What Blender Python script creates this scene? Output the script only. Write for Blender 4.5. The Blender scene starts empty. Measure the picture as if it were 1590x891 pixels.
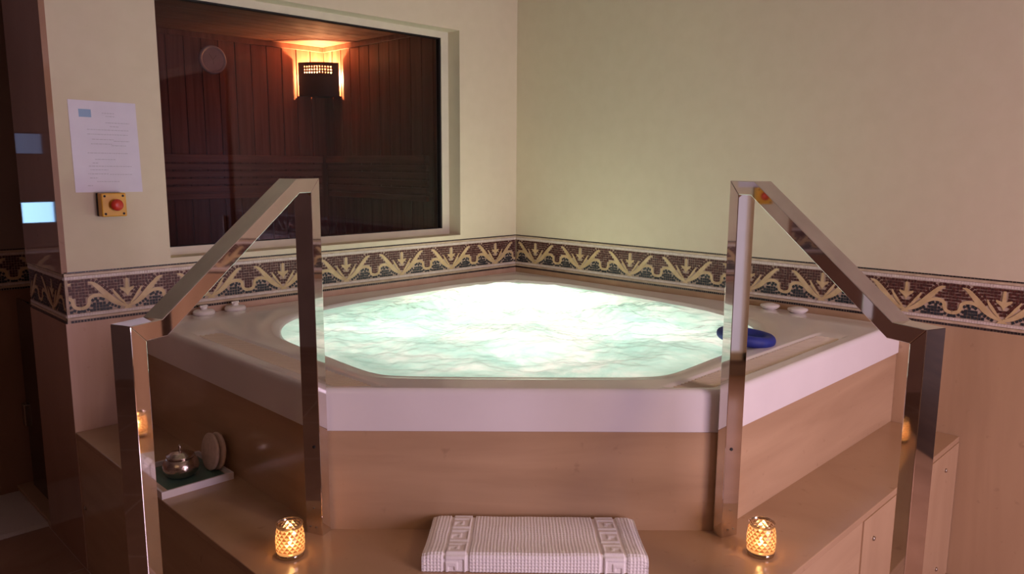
import bpy, bmesh, math, random
from mathutils import Vector, noise
random.seed(7)
R2 = math.sqrt(2)
SC = bpy.context.scene
COL = SC.collection
PLAT = 0.58                       # height of the marble platform above the floor; built with platform top at z=0, lifted at the end

# ------------------------------------------------------------------ camera, light, exposure
cd = bpy.data.cameras.new('camera'); cam = bpy.data.objects.new('camera', cd); COL.objects.link(cam)
cd.sensor_width = 36.0; cd.lens = 36.0 * 1193.08 / 1590; cd.clip_start = 0.02
_pit, _yaw, _roll = 0.1578, math.pi / 4 - 0.004, 0.0057
F = Vector((math.cos(_yaw) * math.cos(_pit), math.sin(_yaw) * math.cos(_pit), -math.sin(_pit)))
Rr = Vector((math.sin(_yaw), -math.cos(_yaw), 0)); Uu = Rr.cross(F)
Rv = Rr * math.cos(_roll) + Uu * math.sin(_roll); Uv = Uu * math.cos(_roll) - Rr * math.sin(_roll)
from mathutils import Matrix
cam.matrix_world = Matrix(((Rv.x, Uv.x, -F.x, -3.3049), (Rv.y, Uv.y, -F.y, -3.2476), (Rv.z, Uv.z, -F.z, 1.0477), (0, 0, 0, 1)))
SC.camera = cam
SC.view_settings.view_transform = 'Standard'; SC.view_settings.look = 'None'
SC.view_settings.gamma = 1.0; SC.view_settings.use_curve_mapping = False
SC.view_settings.exposure = 0.0
SC.cycles.use_denoising = True
SC.cycles.max_bounces = 10; SC.cycles.transparent_max_bounces = 12
SC.cycles.sample_clamp_indirect = 6.0

w = bpy.data.worlds.new('dim_room'); SC.world = w; w.use_nodes = True
w.node_tree.nodes['Background'].inputs[0].default_value = (0.30, 0.24, 0.22, 1)
w.node_tree.nodes['Background'].inputs[1].default_value = 0.05

def area(name, loc, target, size, power, color, sy=None):
    l = bpy.data.lights.new(name, 'AREA'); l.energy = power; l.color = color; l.size = size
    if sy: l.shape = 'RECTANGLE'; l.size_y = sy
    o = bpy.data.objects.new(name, l); COL.objects.link(o); o.location = loc
    o.rotation_euler = (Vector(target) - Vector(loc)).to_track_quat('-Z', 'Y').to_euler()
    return o
def point(name, loc, power, color, rad):
    l = bpy.data.lights.new(name, 'POINT'); l.energy = power; l.color = color; l.shadow_soft_size = rad
    o = bpy.data.objects.new(name, l); COL.objects.link(o); o.location = loc; return o
# evening daylight of a window in the wall behind, to the right of the camera
area('window_daylight', (-1.75, -5.8, 0.60), (-1.45, 0, 0.3), 1.15, 80, (0.95, 0.73, 0.98), 1.5)
# warm ceiling downlights of the room
for x, y, p in ((-4.6, -2.9, 3), (-1.5, -4.6, 24)):
    area('ceiling_downlight', (x, y, 1.96), (x, y, 0), 0.30, p, (1.0, 0.63, 0.34))
# the tub's own underwater lamps
point('underwater_lamp', (-0.62, -0.62, 0.15), 14.5, (1.0, 0.90, 0.74), 0.10)
point('underwater_lamp', (-1.45, -0.75, 0.10), 3.3, (0.97, 1.0, 0.95), 0.10)
point('underwater_lamp', (-0.75, -1.45, 0.10), 3.3, (0.97, 1.0, 0.95), 0.10)
point('underwater_lamp', (-1.35, -1.35, 0.08), 2.5, (0.97, 1.0, 0.96), 0.10)
# bulb of the sauna corner lamp
point('sauna_bulb', (-0.245, 1.73, 1.66), 110, (1.0, 0.52, 0.22), 0.018)

# ------------------------------------------------------------------ helpers
def P(s, t, z): return Vector(((s - t) / R2, -(s + t) / R2, z))
def mesh_obj(name, verts, faces, mats, parent=None, midx=None, smooth=False, **kw):
    me = bpy.data.meshes.new(name); me.from_pydata([tuple(v) for v in verts], [], faces)
    for m in (mats if isinstance(mats, (list, tuple)) else [mats]): me.materials.append(m)
    if midx: me.polygons.foreach_set('material_index', midx)
    if smooth: me.polygons.foreach_set('use_smooth', [True] * len(me.polygons))
    me.update(); o = bpy.data.objects.new(name, me); COL.objects.link(o)
    if parent: o.parent = parent
    for k, v in kw.items(): o[k] = v
    return o
def bm_obj(name, bm, mats, parent=None, smooth=False, recalc=True, **kw):
    if recalc: bmesh.ops.recalc_face_normals(bm, faces=bm.faces)
    me = bpy.data.meshes.new(name); bm.to_mesh(me); bm.free()
    for m in (mats if isinstance(mats, (list, tuple)) else [mats]): me.materials.append(m)
    if smooth: me.polygons.foreach_set('use_smooth', [True] * len(me.polygons))
    o = bpy.data.objects.new(name, me); COL.objects.link(o)
    if parent: o.parent = parent
    for k, v in kw.items(): o[k] = v
    return o
def add_box(bm, lo, hi, mi=0, bev=0.0):
    v = [bm.verts.new((x, y, z)) for x in (lo[0], hi[0]) for y in (lo[1], hi[1]) for z in (lo[2], hi[2])]
    fs = [bm.faces.new([v[i] for i in q]) for q in ((0, 1, 3, 2), (4, 6, 7, 5), (0, 4, 5, 1), (2, 3, 7, 6), (0, 2, 6, 4), (1, 5, 7, 3))]
    for f in fs: f.material_index = mi
    if bev:
        es = list({e for f in fs for e in f.edges})
        bmesh.ops.bevel(bm, geom=es, offset=bev, segments=2, profile=0.5, affect='EDGES')
def add_prism(bm, pts, z0, z1, mi=0, bev=0.0):
    a = [bm.verts.new((p[0], p[1], z0)) for p in pts]; b = [bm.verts.new((p[0], p[1], z1)) for p in pts]
    n = len(pts); fs = [bm.faces.new(a), bm.faces.new(b)] + [bm.faces.new((a[i], a[(i + 1) % n], b[(i + 1) % n], b[i])) for i in range(n)]
    for f in fs: f.material_index = mi
    if bev:
        bmesh.ops.bevel(bm, geom=list({e for f in fs for e in f.edges}), offset=bev, segments=2, profile=0.5, affect='EDGES')
def lathe(bm, prof, c, seg=32, mi=0, cap=True, M=None):
    rings = []
    for r, z in prof:
        ring = []
        for i in range(seg):
            a = 2 * math.pi * i / seg
            v = Vector((r * math.cos(a), r * math.sin(a), z))
            if M: v = M @ v
            ring.append(bm.verts.new(v + Vector(c)))
        rings.append(ring)
    for k in range(len(rings) - 1):
        for i in range(seg):
            f = bm.faces.new((rings[k][i], rings[k][(i + 1) % seg], rings[k + 1][(i + 1) % seg], rings[k + 1][i])); f.material_index = mi
    if cap:
        for r in (rings[0], rings[-1]):
            f = bm.faces.new(r); f.material_index = mi
def tag(o, label=None, cat=None, group=None, kind=None):
    if label: o['label'] = label
    if cat: o['category'] = cat
    if group: o['group'] = group
    if kind: o['kind'] = kind
    return o
def empty(name, loc, label, cat, group=None):
    o = bpy.data.objects.new(name, None); COL.objects.link(o); o.location = loc; o.empty_display_size = 0.05
    return tag(o, label, cat, group)
def rel(o, loc):                         # geometry was written in room coordinates: make it local to its thing
    o.data.transform(Matrix.Translation(-Vector(loc)))
    return o

# ------------------------------------------------------------------ materials
def mat(name, color=(0.5, 0.5, 0.5), rough=0.5, metal=0.0, **kw):
    m = bpy.data.materials.new(name); m.use_nodes = True
    b = m.node_tree.nodes['Principled BSDF']
    b.inputs['Base Color'].default_value = (*color, 1); b.inputs['Roughness'].default_value = rough; b.inputs['Metallic'].default_value = metal
    for k, v in kw.items(): b.inputs[k.replace('_', ' ')].default_value = v
    return m
def nodes(m): return m.node_tree.nodes, m.node_tree.links, m.node_tree.nodes['Principled BSDF']
def noisy(name, c1, c2, scale=(8, 8, 8), rough=0.5, detail=6, bump=0.0, metal=0.0, lo=0.35, hi=0.65, dist=0.0, **kw):
    m = mat(name, c1, rough, metal, **kw); N, L, b = nodes(m)
    tc = N.new('ShaderNodeTexCoord'); mp = N.new('ShaderNodeMapping'); mp.inputs['Scale'].default_value = scale
    nz = N.new('ShaderNodeTexNoise'); nz.inputs['Scale'].default_value = 1; nz.inputs['Detail'].default_value = detail; nz.inputs['Distortion'].default_value = dist
    cr = N.new('ShaderNodeValToRGB'); cr.color_ramp.elements[0].position = lo; cr.color_ramp.elements[1].position = hi
    cr.color_ramp.elements[0].color = (*c1, 1); cr.color_ramp.elements[1].color = (*c2, 1)
    L.new(tc.outputs['Object'], mp.inputs[0]); L.new(mp.outputs[0], nz.inputs[0]); L.new(nz.outputs[0], cr.inputs[0]); L.new(cr.outputs[0], b.inputs['Base Color'])
    if bump:
        bp = N.new('ShaderNodeBump'); bp.inputs['Strength'].default_value = bump; bp.inputs['Distance'].default_value = 0.002
        L.new(nz.outputs[0], bp.inputs['Height']); L.new(bp.outputs[0], b.inputs['Normal'])
    return m
def marble(name, c1, c2, c3, scale, rough=0.16):
    m = mat(name, c1, rough); N, L, b = nodes(m)
    tc = N.new('ShaderNodeTexCoord'); mp = N.new('ShaderNodeMapping'); mp.inputs['Scale'].default_value = scale
    n1 = N.new('ShaderNodeTexNoise'); n1.inputs['Scale'].default_value = 1; n1.inputs['Detail'].default_value = 5; n1.inputs['Distortion'].default_value = 0.6
    cr = N.new('ShaderNodeValToRGB'); e = cr.color_ramp.elements
    e[0].position = 0.30; e[0].color = (*c1, 1); e[1].position = 0.72; e[1].color = (*c2, 1)
    n2 = N.new('ShaderNodeTexNoise'); n2.inputs['Scale'].default_value = 26; n2.inputs['Detail'].default_value = 3
    c4 = N.new('ShaderNodeValToRGB'); c4.color_ramp.elements[0].position = 0.66; c4.color_ramp.elements[1].position = 0.76
    c4.color_ramp.elements[0].color = (0, 0, 0, 1); c4.color_ramp.elements[1].color = (0.35, 0.35, 0.35, 1)
    mx = N.new('ShaderNodeMix'); mx.data_type = 'RGBA'; mx.inputs['B'].default_value = (*c3, 1)
    L.new(tc.outputs['Object'], mp.inputs[0]); L.new(mp.outputs[0], n1.inputs[0]); L.new(n1.outputs[0], cr.inputs[0])
    L.new(tc.outputs['Object'], n2.inputs[0]); L.new(n2.outputs[0], c4.inputs[0]); L.new(c4.outputs[0], mx.inputs['Factor'])
    L.new(cr.outputs[0], mx.inputs['A']); L.new(mx.outputs['Result'], b.inputs['Base Color'])
    return m
MC1, MC2, MC3 = (0.42, 0.270, 0.160), (0.55, 0.37, 0.225), (0.27, 0.155, 0.09)
M_MARBLE_H = marble('marble_horizontal_vein', MC1, MC2, MC3, (1.2, 1.2, 9))
M_MARBLE_V = marble('marble_vertical_vein', MC1, MC2, MC3, (5, 5, 0.8), 0.22)
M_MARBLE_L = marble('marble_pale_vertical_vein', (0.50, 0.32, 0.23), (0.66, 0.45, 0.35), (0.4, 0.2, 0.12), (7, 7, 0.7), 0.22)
M_MARBLE_T = marble('marble_step_top', (0.41, 0.26, 0.155), (0.50, 0.33, 0.20), MC3, (2.5, 2.5, 2.5), 0.2)
M_END = marble('marble_polished_shaded', (0.30, 0.165, 0.105), (0.36, 0.2, 0.13), (0.2, 0.1, 0.06), (3, 3, 1), 0.05)  # darker than the other marble: shade of the unlit faces is in the colour
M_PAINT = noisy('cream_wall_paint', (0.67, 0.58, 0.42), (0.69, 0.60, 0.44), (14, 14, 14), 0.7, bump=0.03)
M_FRAME = noisy('window_frame_paint', (0.66, 0.60, 0.47), (0.70, 0.64, 0.5), (12, 12, 12), 0.4)
M_CEIL = noisy('ceiling_paint', (0.55, 0.48, 0.40), (0.6, 0.53, 0.44), (6, 6, 6), 0.9)
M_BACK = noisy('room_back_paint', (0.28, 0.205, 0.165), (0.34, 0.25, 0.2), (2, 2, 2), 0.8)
M_FLOOR = marble('floor_tile_marble', (0.30, 0.17, 0.105), (0.38, 0.225, 0.145), (0.18, 0.1, 0.06), (3, 3, 3), 0.14)
M_GROUTLINE = mat('floor_grout', (0.42, 0.30, 0.22), 0.8)
M_ACRYL = noisy('white_acrylic', (0.80, 0.76, 0.755), (0.84, 0.80, 0.795), (4, 4, 4), 0.16)
M_RIB = mat('grip_ribs_shaded', (0.70, 0.60, 0.47), 0.4)  # tan stands in for the brownish shading on white ribs
M_CHROME = noisy('polished_steel', (0.70, 0.655, 0.62), (0.76, 0.71, 0.68), (9, 9, 9), 0.035, metal=1.0)
M_DARK = mat('dark_hole', (0.01, 0.008, 0.008), 0.7)
M_SCREW = mat('steel_screw', (0.42, 0.36, 0.30), 0.35, 1.0)
M_GASKET = mat('black_rubber_gasket', (0.012, 0.009, 0.008), 0.6)
M_BLUE = noisy('blue_foam', (0.012, 0.022, 0.20), (0.018, 0.035, 0.27), (30, 30, 30), 0.6)
M_TOWEL = noisy('white_cotton', (0.90, 0.86, 0.85), (0.94, 0.90, 0.89), (300, 300, 300), 0.95, bump=0.4)
M_MATF = noisy('beige_terry', (0.50, 0.43, 0.37), (0.58, 0.5, 0.43), (260, 260, 260), 0.95, bump=0.5)
M_YEL = noisy('yellow_plastic', (0.72, 0.36, 0.02), (0.78, 0.40, 0.03), (15, 15, 15), 0.4)
M_RED = mat('red_plastic', (0.62, 0.04, 0.02), 0.35)
M_PAPER = noisy('laminated_paper', (0.70, 0.66, 0.76), (0.74, 0.70, 0.80), (10, 10, 10), 0.22)
M_INK = mat('grey_print', (0.46, 0.43, 0.50), 0.4)
M_LOGO = mat('blue_print', (0.22, 0.36, 0.56), 0.3)
M_TRAYW = noisy('white_lacquer', (0.78, 0.72, 0.72), (0.82, 0.76, 0.76), (20, 20, 20), 0.3)
M_TRAYG = noisy('green_tray_inlay', (0.075, 0.15, 0.115), (0.10, 0.19, 0.145), (22, 22, 22), 0.35)
M_POT = noisy('hammered_silver', (0.50, 0.42, 0.36), (0.66, 0.56, 0.48), (70, 70, 120), 0.2, bump=0.6, metal=1.0)
M_PAD = noisy('beige_pad', (0.62, 0.47, 0.37), (0.72, 0.56, 0.45), (60, 60, 60), 0.9, bump=0.3)
M_KNOB = mat('white_knob_plastic', (0.84, 0.79, 0.77), 0.3)
M_SHADE = mat('sauna_shade_metal', (0.035, 0.020, 0.016), 0.45)
M_DIAL = noisy('grey_dial', (0.55, 0.52, 0.52), (0.62, 0.58, 0.58), (12, 12, 12), 0.5)
M_DIALM = mat('dial_marks', (0.30, 0.27, 0.27), 0.5)
M_WAX = mat('wax', (0.85, 0.70, 0.55), 0.5)

def emis(name, c, s):
    m = bpy.data.materials.new(name); m.use_nodes = True; N = m.node_tree.nodes; N.clear()
    e = N.new('ShaderNodeEmission'); e.inputs[0].default_value = (*c, 1); e.inputs[1].default_value = s
    o = N.new('ShaderNodeOutputMaterial'); m.node_tree.links.new(e.outputs[0], o.inputs[0]); return m
M_FLAME = emis('candle_flame', (1.0, 0.62, 0.24), 60)
M_SCREEN = emis('lit_screen', (0.35, 0.62, 1.0), 5.0)
M_SCREEN2 = emis('dim_screen', (0.30, 0.36, 0.62), 0.55)
M_BULB = emis('sauna_bulb_glass', (1.0, 0.75, 0.5), 25)
M_PANE = emis('dusk_sky_pane', (1.0, 0.80, 0.95), 0.55)

def wood(name, c1, c2, rough=0.45, sc=(30, 30, 1.6)):
    m = noisy(name, c1, c2, sc, rough, detail=8, bump=0.15, lo=0.3, hi=0.7, dist=0.5); return m
M_WOOD = wood('sauna_plank', (0.21, 0.085, 0.05), (0.36, 0.16, 0.10))
M_WOODC = wood('sauna_ceiling_plank', (0.24, 0.10, 0.06), (0.38, 0.17, 0.10), 0.75, (1.6, 30, 30))
M_SLAT = wood('sauna_slat', (0.30, 0.14, 0.09), (0.42, 0.20, 0.13), 0.5, (3, 3, 40))
M_DOORW2 = noisy('added_door_dark_wood', (0.035, 0.02, 0.014), (0.055, 0.032, 0.022), (3, 3, 30), 0.5)  # for the added, unseen door mirrored in the chrome
M_DOORW = mat('dark_glass_door', (0.035, 0.022, 0.018), 0.06)

# tinted glass of the sauna window: thin pane that lets light through, mirrors the room faintly
M_GLASS = bpy.data.materials.new('tinted_glass'); M_GLASS.use_nodes = True
N = M_GLASS.node_tree.nodes; L = M_GLASS.node_tree.links; N.clear()
tr = N.new('ShaderNodeBsdfTransparent'); tr.inputs[0].default_value = (0.56, 0.48, 0.48, 1)
gl = N.new('ShaderNodeBsdfGlossy'); gl.inputs['Roughness'].default_value = 0.02; gl.inputs[0].default_value = (0.8, 0.8, 0.85, 1)
fr = N.new('ShaderNodeFresnel'); fr.inputs[0].default_value = 1.5; mx = N.new('ShaderNodeMixShader'); ou = N.new('ShaderNodeOutputMaterial')
L.new(fr.outputs[0], mx.inputs[0]); L.new(tr.outputs[0], mx.inputs[1]); L.new(gl.outputs[0], mx.inputs[2]); L.new(mx.outputs[0], ou.inputs[0])

# aerated water: foam lets the lamps below glow through
M_WATER = bpy.data.materials.new('bubbling_water'); M_WATER.use_nodes = True
N = M_WATER.node_tree.nodes; L = M_WATER.node_tree.links; N.clear()
tc = N.new('ShaderNodeTexCoord'); nz = N.new('ShaderNodeTexNoise'); nz.inputs['Scale'].default_value = 2.8; nz.inputs['Detail'].default_value = 11; nz.inputs['Roughness'].default_value = 0.68; nz.inputs['Distortion'].default_value = 0.5
L.new(tc.outputs['Object'], nz.inputs[0])
cr = N.new('ShaderNodeValToRGB'); ce = cr.color_ramp.elements; ce[0].position = 0.40; ce[1].position = 0.62
ce[0].color = (0.48, 0.75, 0.68, 1); ce[1].color = (0.95, 0.99, 0.95, 1)
e2 = ce.new(0.50); e2.color = (0.66, 0.87, 0.80, 1)
L.new(nz.outputs[0], cr.inputs[0])
tl = N.new('ShaderNodeBsdfTranslucent'); L.new(cr.outputs[0], tl.inputs[0])
df = N.new('ShaderNodeBsdfDiffuse'); L.new(cr.outputs[0], df.inputs[0])
m1 = N.new('ShaderNodeMixShader'); m1.inputs[0].default_value = 0.30; L.new(tl.outputs[0], m1.inputs[1]); L.new(df.outputs[0], m1.inputs[2])
gl = N.new('ShaderNodeBsdfGlossy'); gl.inputs['Roughness'].default_value = 0.05
fr = N.new('ShaderNodeFresnel'); fr.inputs[0].default_value = 1.22; mx = N.new('ShaderNodeMixShader'); ou = N.new('ShaderNodeOutputMaterial')
bp = N.new('ShaderNodeBump'); bp.inputs['Strength'].default_value = 0.2; bp.inputs['Distance'].default_value = 0.01; L.new(nz.outputs[0], bp.inputs['Height'])
for q in (df, gl, fr): L.new(bp.outputs[0], q.inputs['Normal'])
L.new(fr.outputs[0], mx.inputs[0]); L.new(m1.outputs[0], mx.inputs[1]); L.new(gl.outputs[0], mx.inputs[2]); L.new(mx.outputs[0], ou.inputs[0])

def thin(name, col, tfac, gfac=0.12, rough=0.1, trans=(1, 1, 1)):
    m = bpy.data.materials.new(name); m.use_nodes = True; N = m.node_tree.nodes; L = m.node_tree.links; N.clear()
    a = N.new('ShaderNodeBsdfTranslucent'); a.inputs[0].default_value = (*col, 1)
    t = N.new('ShaderNodeBsdfTransparent'); t.inputs[0].default_value = (*trans, 1)
    g = N.new('ShaderNodeBsdfGlossy'); g.inputs['Roughness'].default_value = rough; g.inputs[0].default_value = (0.9, 0.75, 0.6, 1)
    m1 = N.new('ShaderNodeMixShader'); m1.inputs[0].default_value = tfac; m2 = N.new('ShaderNodeMixShader'); m2.inputs[0].default_value = gfac
    o = N.new('ShaderNodeOutputMaterial')
    L.new(a.outputs[0], m1.inputs[1]); L.new(t.outputs[0], m1.inputs[2]); L.new(m1.outputs[0], m2.inputs[1]); L.new(g.outputs[0], m2.inputs[2]); L.new(m2.outputs[0], o.inputs[0])
    return m
M_CG = thin('frosted_amber_glass', (1.0, 0.74, 0.50), 0.62, 0.10, 0.1, (1.0, 0.86, 0.7))
M_CM = thin('coppery_mirror_glass', (0.30, 0.11, 0.05), 0.10, 0.45, 0.2, (0.6, 0.3, 0.15))
M_CB = thin('clear_thick_glass', (0.5, 0.42, 0.36), 0.6, 0.35, 0.08, (0.6, 0.55, 0.5))

# ------------------------------------------------------------------ setting: floor, ceiling, walls
TH = 0.5
bm = bmesh.new(); add_box(bm, (-7, -6.2, -PLAT - 0.1), (0.4, 3.2, -PLAT)); 
tag(bm_obj('floor', bm, M_FLOOR), kind='structure')
bm = bmesh.new()
for i in range(12):
    x = -2.46 - 0.6 * i; 
    if x > -7: add_box(bm, (x - 0.002, -6.0, -PLAT), (x + 0.002, 1.05, -PLAT + 0.0008))
for j in range(12):
    y = 0.62 - 0.6 * j
    if y > -6: add_box(bm, (-6.9, y - 0.002, -PLAT), (-2.465, y + 0.002, -PLAT + 0.0008))
tag(bm_obj('trim_1', bm, M_GROUTLINE), kind='structure')
bm = bmesh.new(); add_box(bm, (-7, -6.2, 2.0), (0.4, 3.2, 2.1)); tag(bm_obj('ceiling', bm, M_CEIL), kind='structure')

ZT, ZB = 0.632, 0.433                      # top and bottom of the mosaic border
OX0, OX1, OZ0, OZ1 = -2.050, -0.446, 0.656, 1.762   # window opening
# back wall of the tub corner, left (plane y=0) with the window opening
bm = bmesh.new()
for lo, hi in (((-2.44, 0, ZT), (OX0, 0.14, 2.0)), ((OX1, 0, ZT), (0.0, 0.14, 2.0)), ((OX0, 0, ZT), (OX1, 0.14, OZ0)), ((OX0, 0, OZ1), (OX1, 0.14, 2.0))):
    add_box(bm, lo, hi)
tag(bm_obj('wall_left', bm, M_PAINT), kind='structure')
bm = bmesh.new(); add_box(bm, (-2.4595, 0.0, -PLAT), (0.0, 0.003, ZB)); add_box(bm, (-2.44, 0.003, -PLAT), (0.0, 0.14, ZB)); add_box(bm, (-2.44, 0.012, ZB), (0.0, 0.14, ZT))
tag(bm_obj('wall_left_dado', bm, M_MARBLE_L), kind='structure')
# polished end face of the wall (plane x=-2.46), thin slab whose edge shows at the corner
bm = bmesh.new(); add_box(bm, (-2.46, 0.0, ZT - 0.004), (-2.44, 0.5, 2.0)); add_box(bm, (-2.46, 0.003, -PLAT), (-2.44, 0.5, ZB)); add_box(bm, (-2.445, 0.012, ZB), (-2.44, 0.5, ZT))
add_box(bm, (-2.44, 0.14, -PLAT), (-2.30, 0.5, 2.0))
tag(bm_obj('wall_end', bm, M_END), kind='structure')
# right wall (plane x=0)
bm = bmesh.new(); add_box(bm, (0, -6.0, ZT), (0.14, 0.14, 2.0)); tag(bm_obj('wall_right', bm, M_PAINT), kind='structure')
bm = bmesh.new(); add_box(bm, (0, -6.0, -PLAT), (0.14, 0.14, ZB)); add_box(bm, (0.012, -6.0, ZB), (0.14, 0.14, ZT))
tag(bm_obj('wall_right_dado', bm, M_MARBLE_V), kind='structure')
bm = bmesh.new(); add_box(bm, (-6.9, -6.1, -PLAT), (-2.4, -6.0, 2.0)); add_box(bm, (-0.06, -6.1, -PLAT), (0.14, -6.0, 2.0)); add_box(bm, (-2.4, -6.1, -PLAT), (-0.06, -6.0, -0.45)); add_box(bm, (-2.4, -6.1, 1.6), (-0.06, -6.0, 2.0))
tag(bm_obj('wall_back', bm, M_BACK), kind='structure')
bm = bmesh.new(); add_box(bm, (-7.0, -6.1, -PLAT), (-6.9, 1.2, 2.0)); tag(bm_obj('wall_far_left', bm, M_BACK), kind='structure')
d2 = empty('added_dark_door', (0, 0, 0), None, None); d2['kind'] = 'structure'  # added door, out of view: gives the right rail post something dark to mirror
bm = bmesh.new(); add_box(bm, (-0.03, -5.9, -PLAT), (-0.001, -3.5, 1.9), bev=0.004); bm_obj('door_leaf', bm, M_DOORW2, d2)
bm = bmesh.new(); add_box(bm, (-0.06, -3.62, 0.35), (-0.03, -3.60, 0.55), bev=0.003); bm_obj('added_door_handle', bm, M_SCREW, d2)
# dusk window behind the camera
wb = empty('window_3', (0, 0, 0), None, None); wb['kind'] = 'structure'
bm = bmesh.new(); add_box(bm, (-2.4, -6.06, -0.45), (-0.06, -6.05, 1.6)); bm_obj('pane', bm, M_PANE, wb)
bm = bmesh.new()
for x in (-2.4, -1.26, -0.12): add_box(bm, (x, -6.05, -0.45), (x + 0.06, -5.98, 1.6))
for z in (-0.45, 1.54): add_box(bm, (-2.4, -6.05, z), (-0.06, -5.98, z + 0.06))
bm_obj('window_frame', bm, M_FRAME, wb)
# passage wall (faces the camera side) with the doorway recess beside the wall end
YP = 1.08
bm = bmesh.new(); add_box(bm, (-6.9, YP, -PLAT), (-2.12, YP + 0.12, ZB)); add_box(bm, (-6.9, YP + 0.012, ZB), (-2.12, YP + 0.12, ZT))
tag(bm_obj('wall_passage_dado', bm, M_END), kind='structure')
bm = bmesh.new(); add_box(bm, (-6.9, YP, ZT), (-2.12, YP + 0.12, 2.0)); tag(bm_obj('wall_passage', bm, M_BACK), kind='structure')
d = empty('door_1', (0, 0, 0), None, None); d['kind'] = 'structure'
bm = bmesh.new(); add_box(bm, (-2.40, 0.5, -PLAT + 0.03), (-2.385, 1.02, 0.40), bev=0.002); bm_obj('door_leaf', bm, M_DOORW, d)
bm = bmesh.new()
add_box(bm, (-2.415, 1.0, -0.24), (-2.375, 1.05, -0.13), bev=0.004); bm_obj('hinge', bm, M_SCREW, d)
bm = bmesh.new(); add_box(bm, (-2.46, 0.5, -PLAT), (-2.14, YP, -PLAT + 0.03), bev=0.003); tag(bm_obj('trim_2', bm, M_MARBLE_T), kind='structure')
# lit screens on the passage wall, mirrored by the polished wall end
s = empty('wall_screen', (-2.66, YP, 0.80), 'bright blue-white lit screen mirrored low in the polished wall end', 'screen')
bm = bmesh.new(); add_box(bm, (-2.73, YP - 0.02, 0.75), (-2.585, YP, 0.858), bev=0.003); rel(bm_obj('screen_case', bm, M_GASKET, s), s.location)
bm = bmesh.new(); add_box(bm, (-2.725, YP - 0.022, 0.755), (-2.59, YP - 0.019, 0.853)); rel(bm_obj('screen', bm, M_SCREEN, s), s.location)
s = empty('wall_screen', (-2.65, YP, 1.13), 'dim blue panel mirrored higher up in the polished wall end', 'panel')
bm = bmesh.new(); add_box(bm, (-2.70, YP - 0.02, 1.085), (-2.585, YP, 1.185), bev=0.003); rel(bm_obj('panel_case', bm, M_GASKET, s), s.location)
bm = bmesh.new(); add_box(bm, (-2.697, YP - 0.022, 1.088), (-2.588, YP - 0.019, 1.182)); rel(bm_obj('panel_face', bm, M_SCREEN2, s), s.location)

# ------------------------------------------------------------------ mosaic border
M_TESM = noisy('maroon_tesserae', (0.050, 0.012, 0.010), (0.115, 0.030, 0.022), (90, 90, 90), 0.5, detail=1)
M_TESN = noisy('navy_tesserae', (0.012, 0.016, 0.022), (0.035, 0.042, 0.048), (90, 90, 90), 0.5, detail=1)
M_TESK = noisy('black_tesserae', (0.016, 0.012, 0.012), (0.04, 0.03, 0.03), (90, 90, 90), 0.3, detail=1)
M_GROUT = noisy('mosaic_grout', (0.42, 0.31, 0.235), (0.54, 0.41, 0.32), (30, 30, 30), 0.8)
M_INLAY = noisy('cream_stone_inlay', (0.56, 0.40, 0.20), (0.68, 0.51, 0.28), (22, 22, 22), 0.35)
M_MOLD = noisy('travertine_moulding', (0.50, 0.37, 0.25), (0.64, 0.50, 0.36), (24, 24, 24), 0.4)
M_WHT = noisy('white_tesserae', (0.66, 0.56, 0.50), (0.78, 0.68, 0.62), (70, 70, 70), 0.35)
PER = 0.343; TS = PER / 29.0; FB, FT = 0.468, 0.602
def cat(pts, n=6):                          # Catmull-Rom through (x, y, width)
    out = []; q = [pts[0]] + list(pts) + [pts[-1]]
    for i in range(1, len(q) - 2):
        for k in range(n):
            t = k / n; r = []
            for a, b, c, e in zip(q[i - 1], q[i], q[i + 1], q[i + 2]):
                r.append(0.5 * (2 * b + (c - a) * t + (2 * a - 5 * b + 4 * c - e) * t * t + (3 * b - a - 3 * c + e) * t ** 3))
            out.append(tuple(r))
    out.append(tuple(pts[-1])); return out
LEAF = cat([(0.2, 0.9, 0.8), (2.7, 1.9, 1.3), (5.2, 3.8, 1.9), (7.3, 6.2, 1.75), (9.2, 8.3, 1.4), (10.6, 9.6, 0.95), (12.0, 10.1, 0.2)])
WAVE = cat([(4.6, 3.3, 0.8), (6.6, 4.5, 1.0), (8.6, 5.4, 1.05), (10.6, 5.4, 1.1), (11.9, 4.5, 1.1), (12.1, 3.2, 1.1), (12.9, 2.0, 1.1), (14.5, 1.5, 1.1)])
SML = cat([(0.8, 1.7, 0.4), (2.2, 3.3, 0.75), (3.3, 4.8, 0.9), (4.1, 6.0, 0.7), (4.7, 7.3, 0.12)])
ARROW = [(0, 4.2), (0.6, 5.4), (2.3, 6.9), (2.2, 7.5), (0.6, 7.0), (0.38, 10.4), (-0.38, 10.4), (-0.6, 7.0), (-2.2, 7.5), (-2.3, 6.9), (-0.6, 5.4)]
def dribbon(rib, x, y):
    b = 9
    for (x0, y0, w0), (x1, y1, w1) in zip(rib[:-1], rib[1:]):
        dx, dy = x1 - x0, y1 - y0; L2 = dx * dx + dy * dy or 1e-9
        t = max(0, min(1, ((x - x0) * dx + (y - y0) * dy) / L2))
        b = min(b, math.hypot(x - x0 - t * dx, y - y0 - t * dy) - (w0 + t * (w1 - w0)) / 2)
    return b
def inpoly(P_, x, y):
    c = False; j = len(P_) - 1
    for i in range(len(P_)):
        if (P_[i][1] > y) != (P_[j][1] > y) and x < (P_[j][0] - P_[i][0]) * (y - P_[i][1]) / (P_[j][1] - P_[i][1]) + P_[i][0]: c = not c
        j = i
    return c
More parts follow.
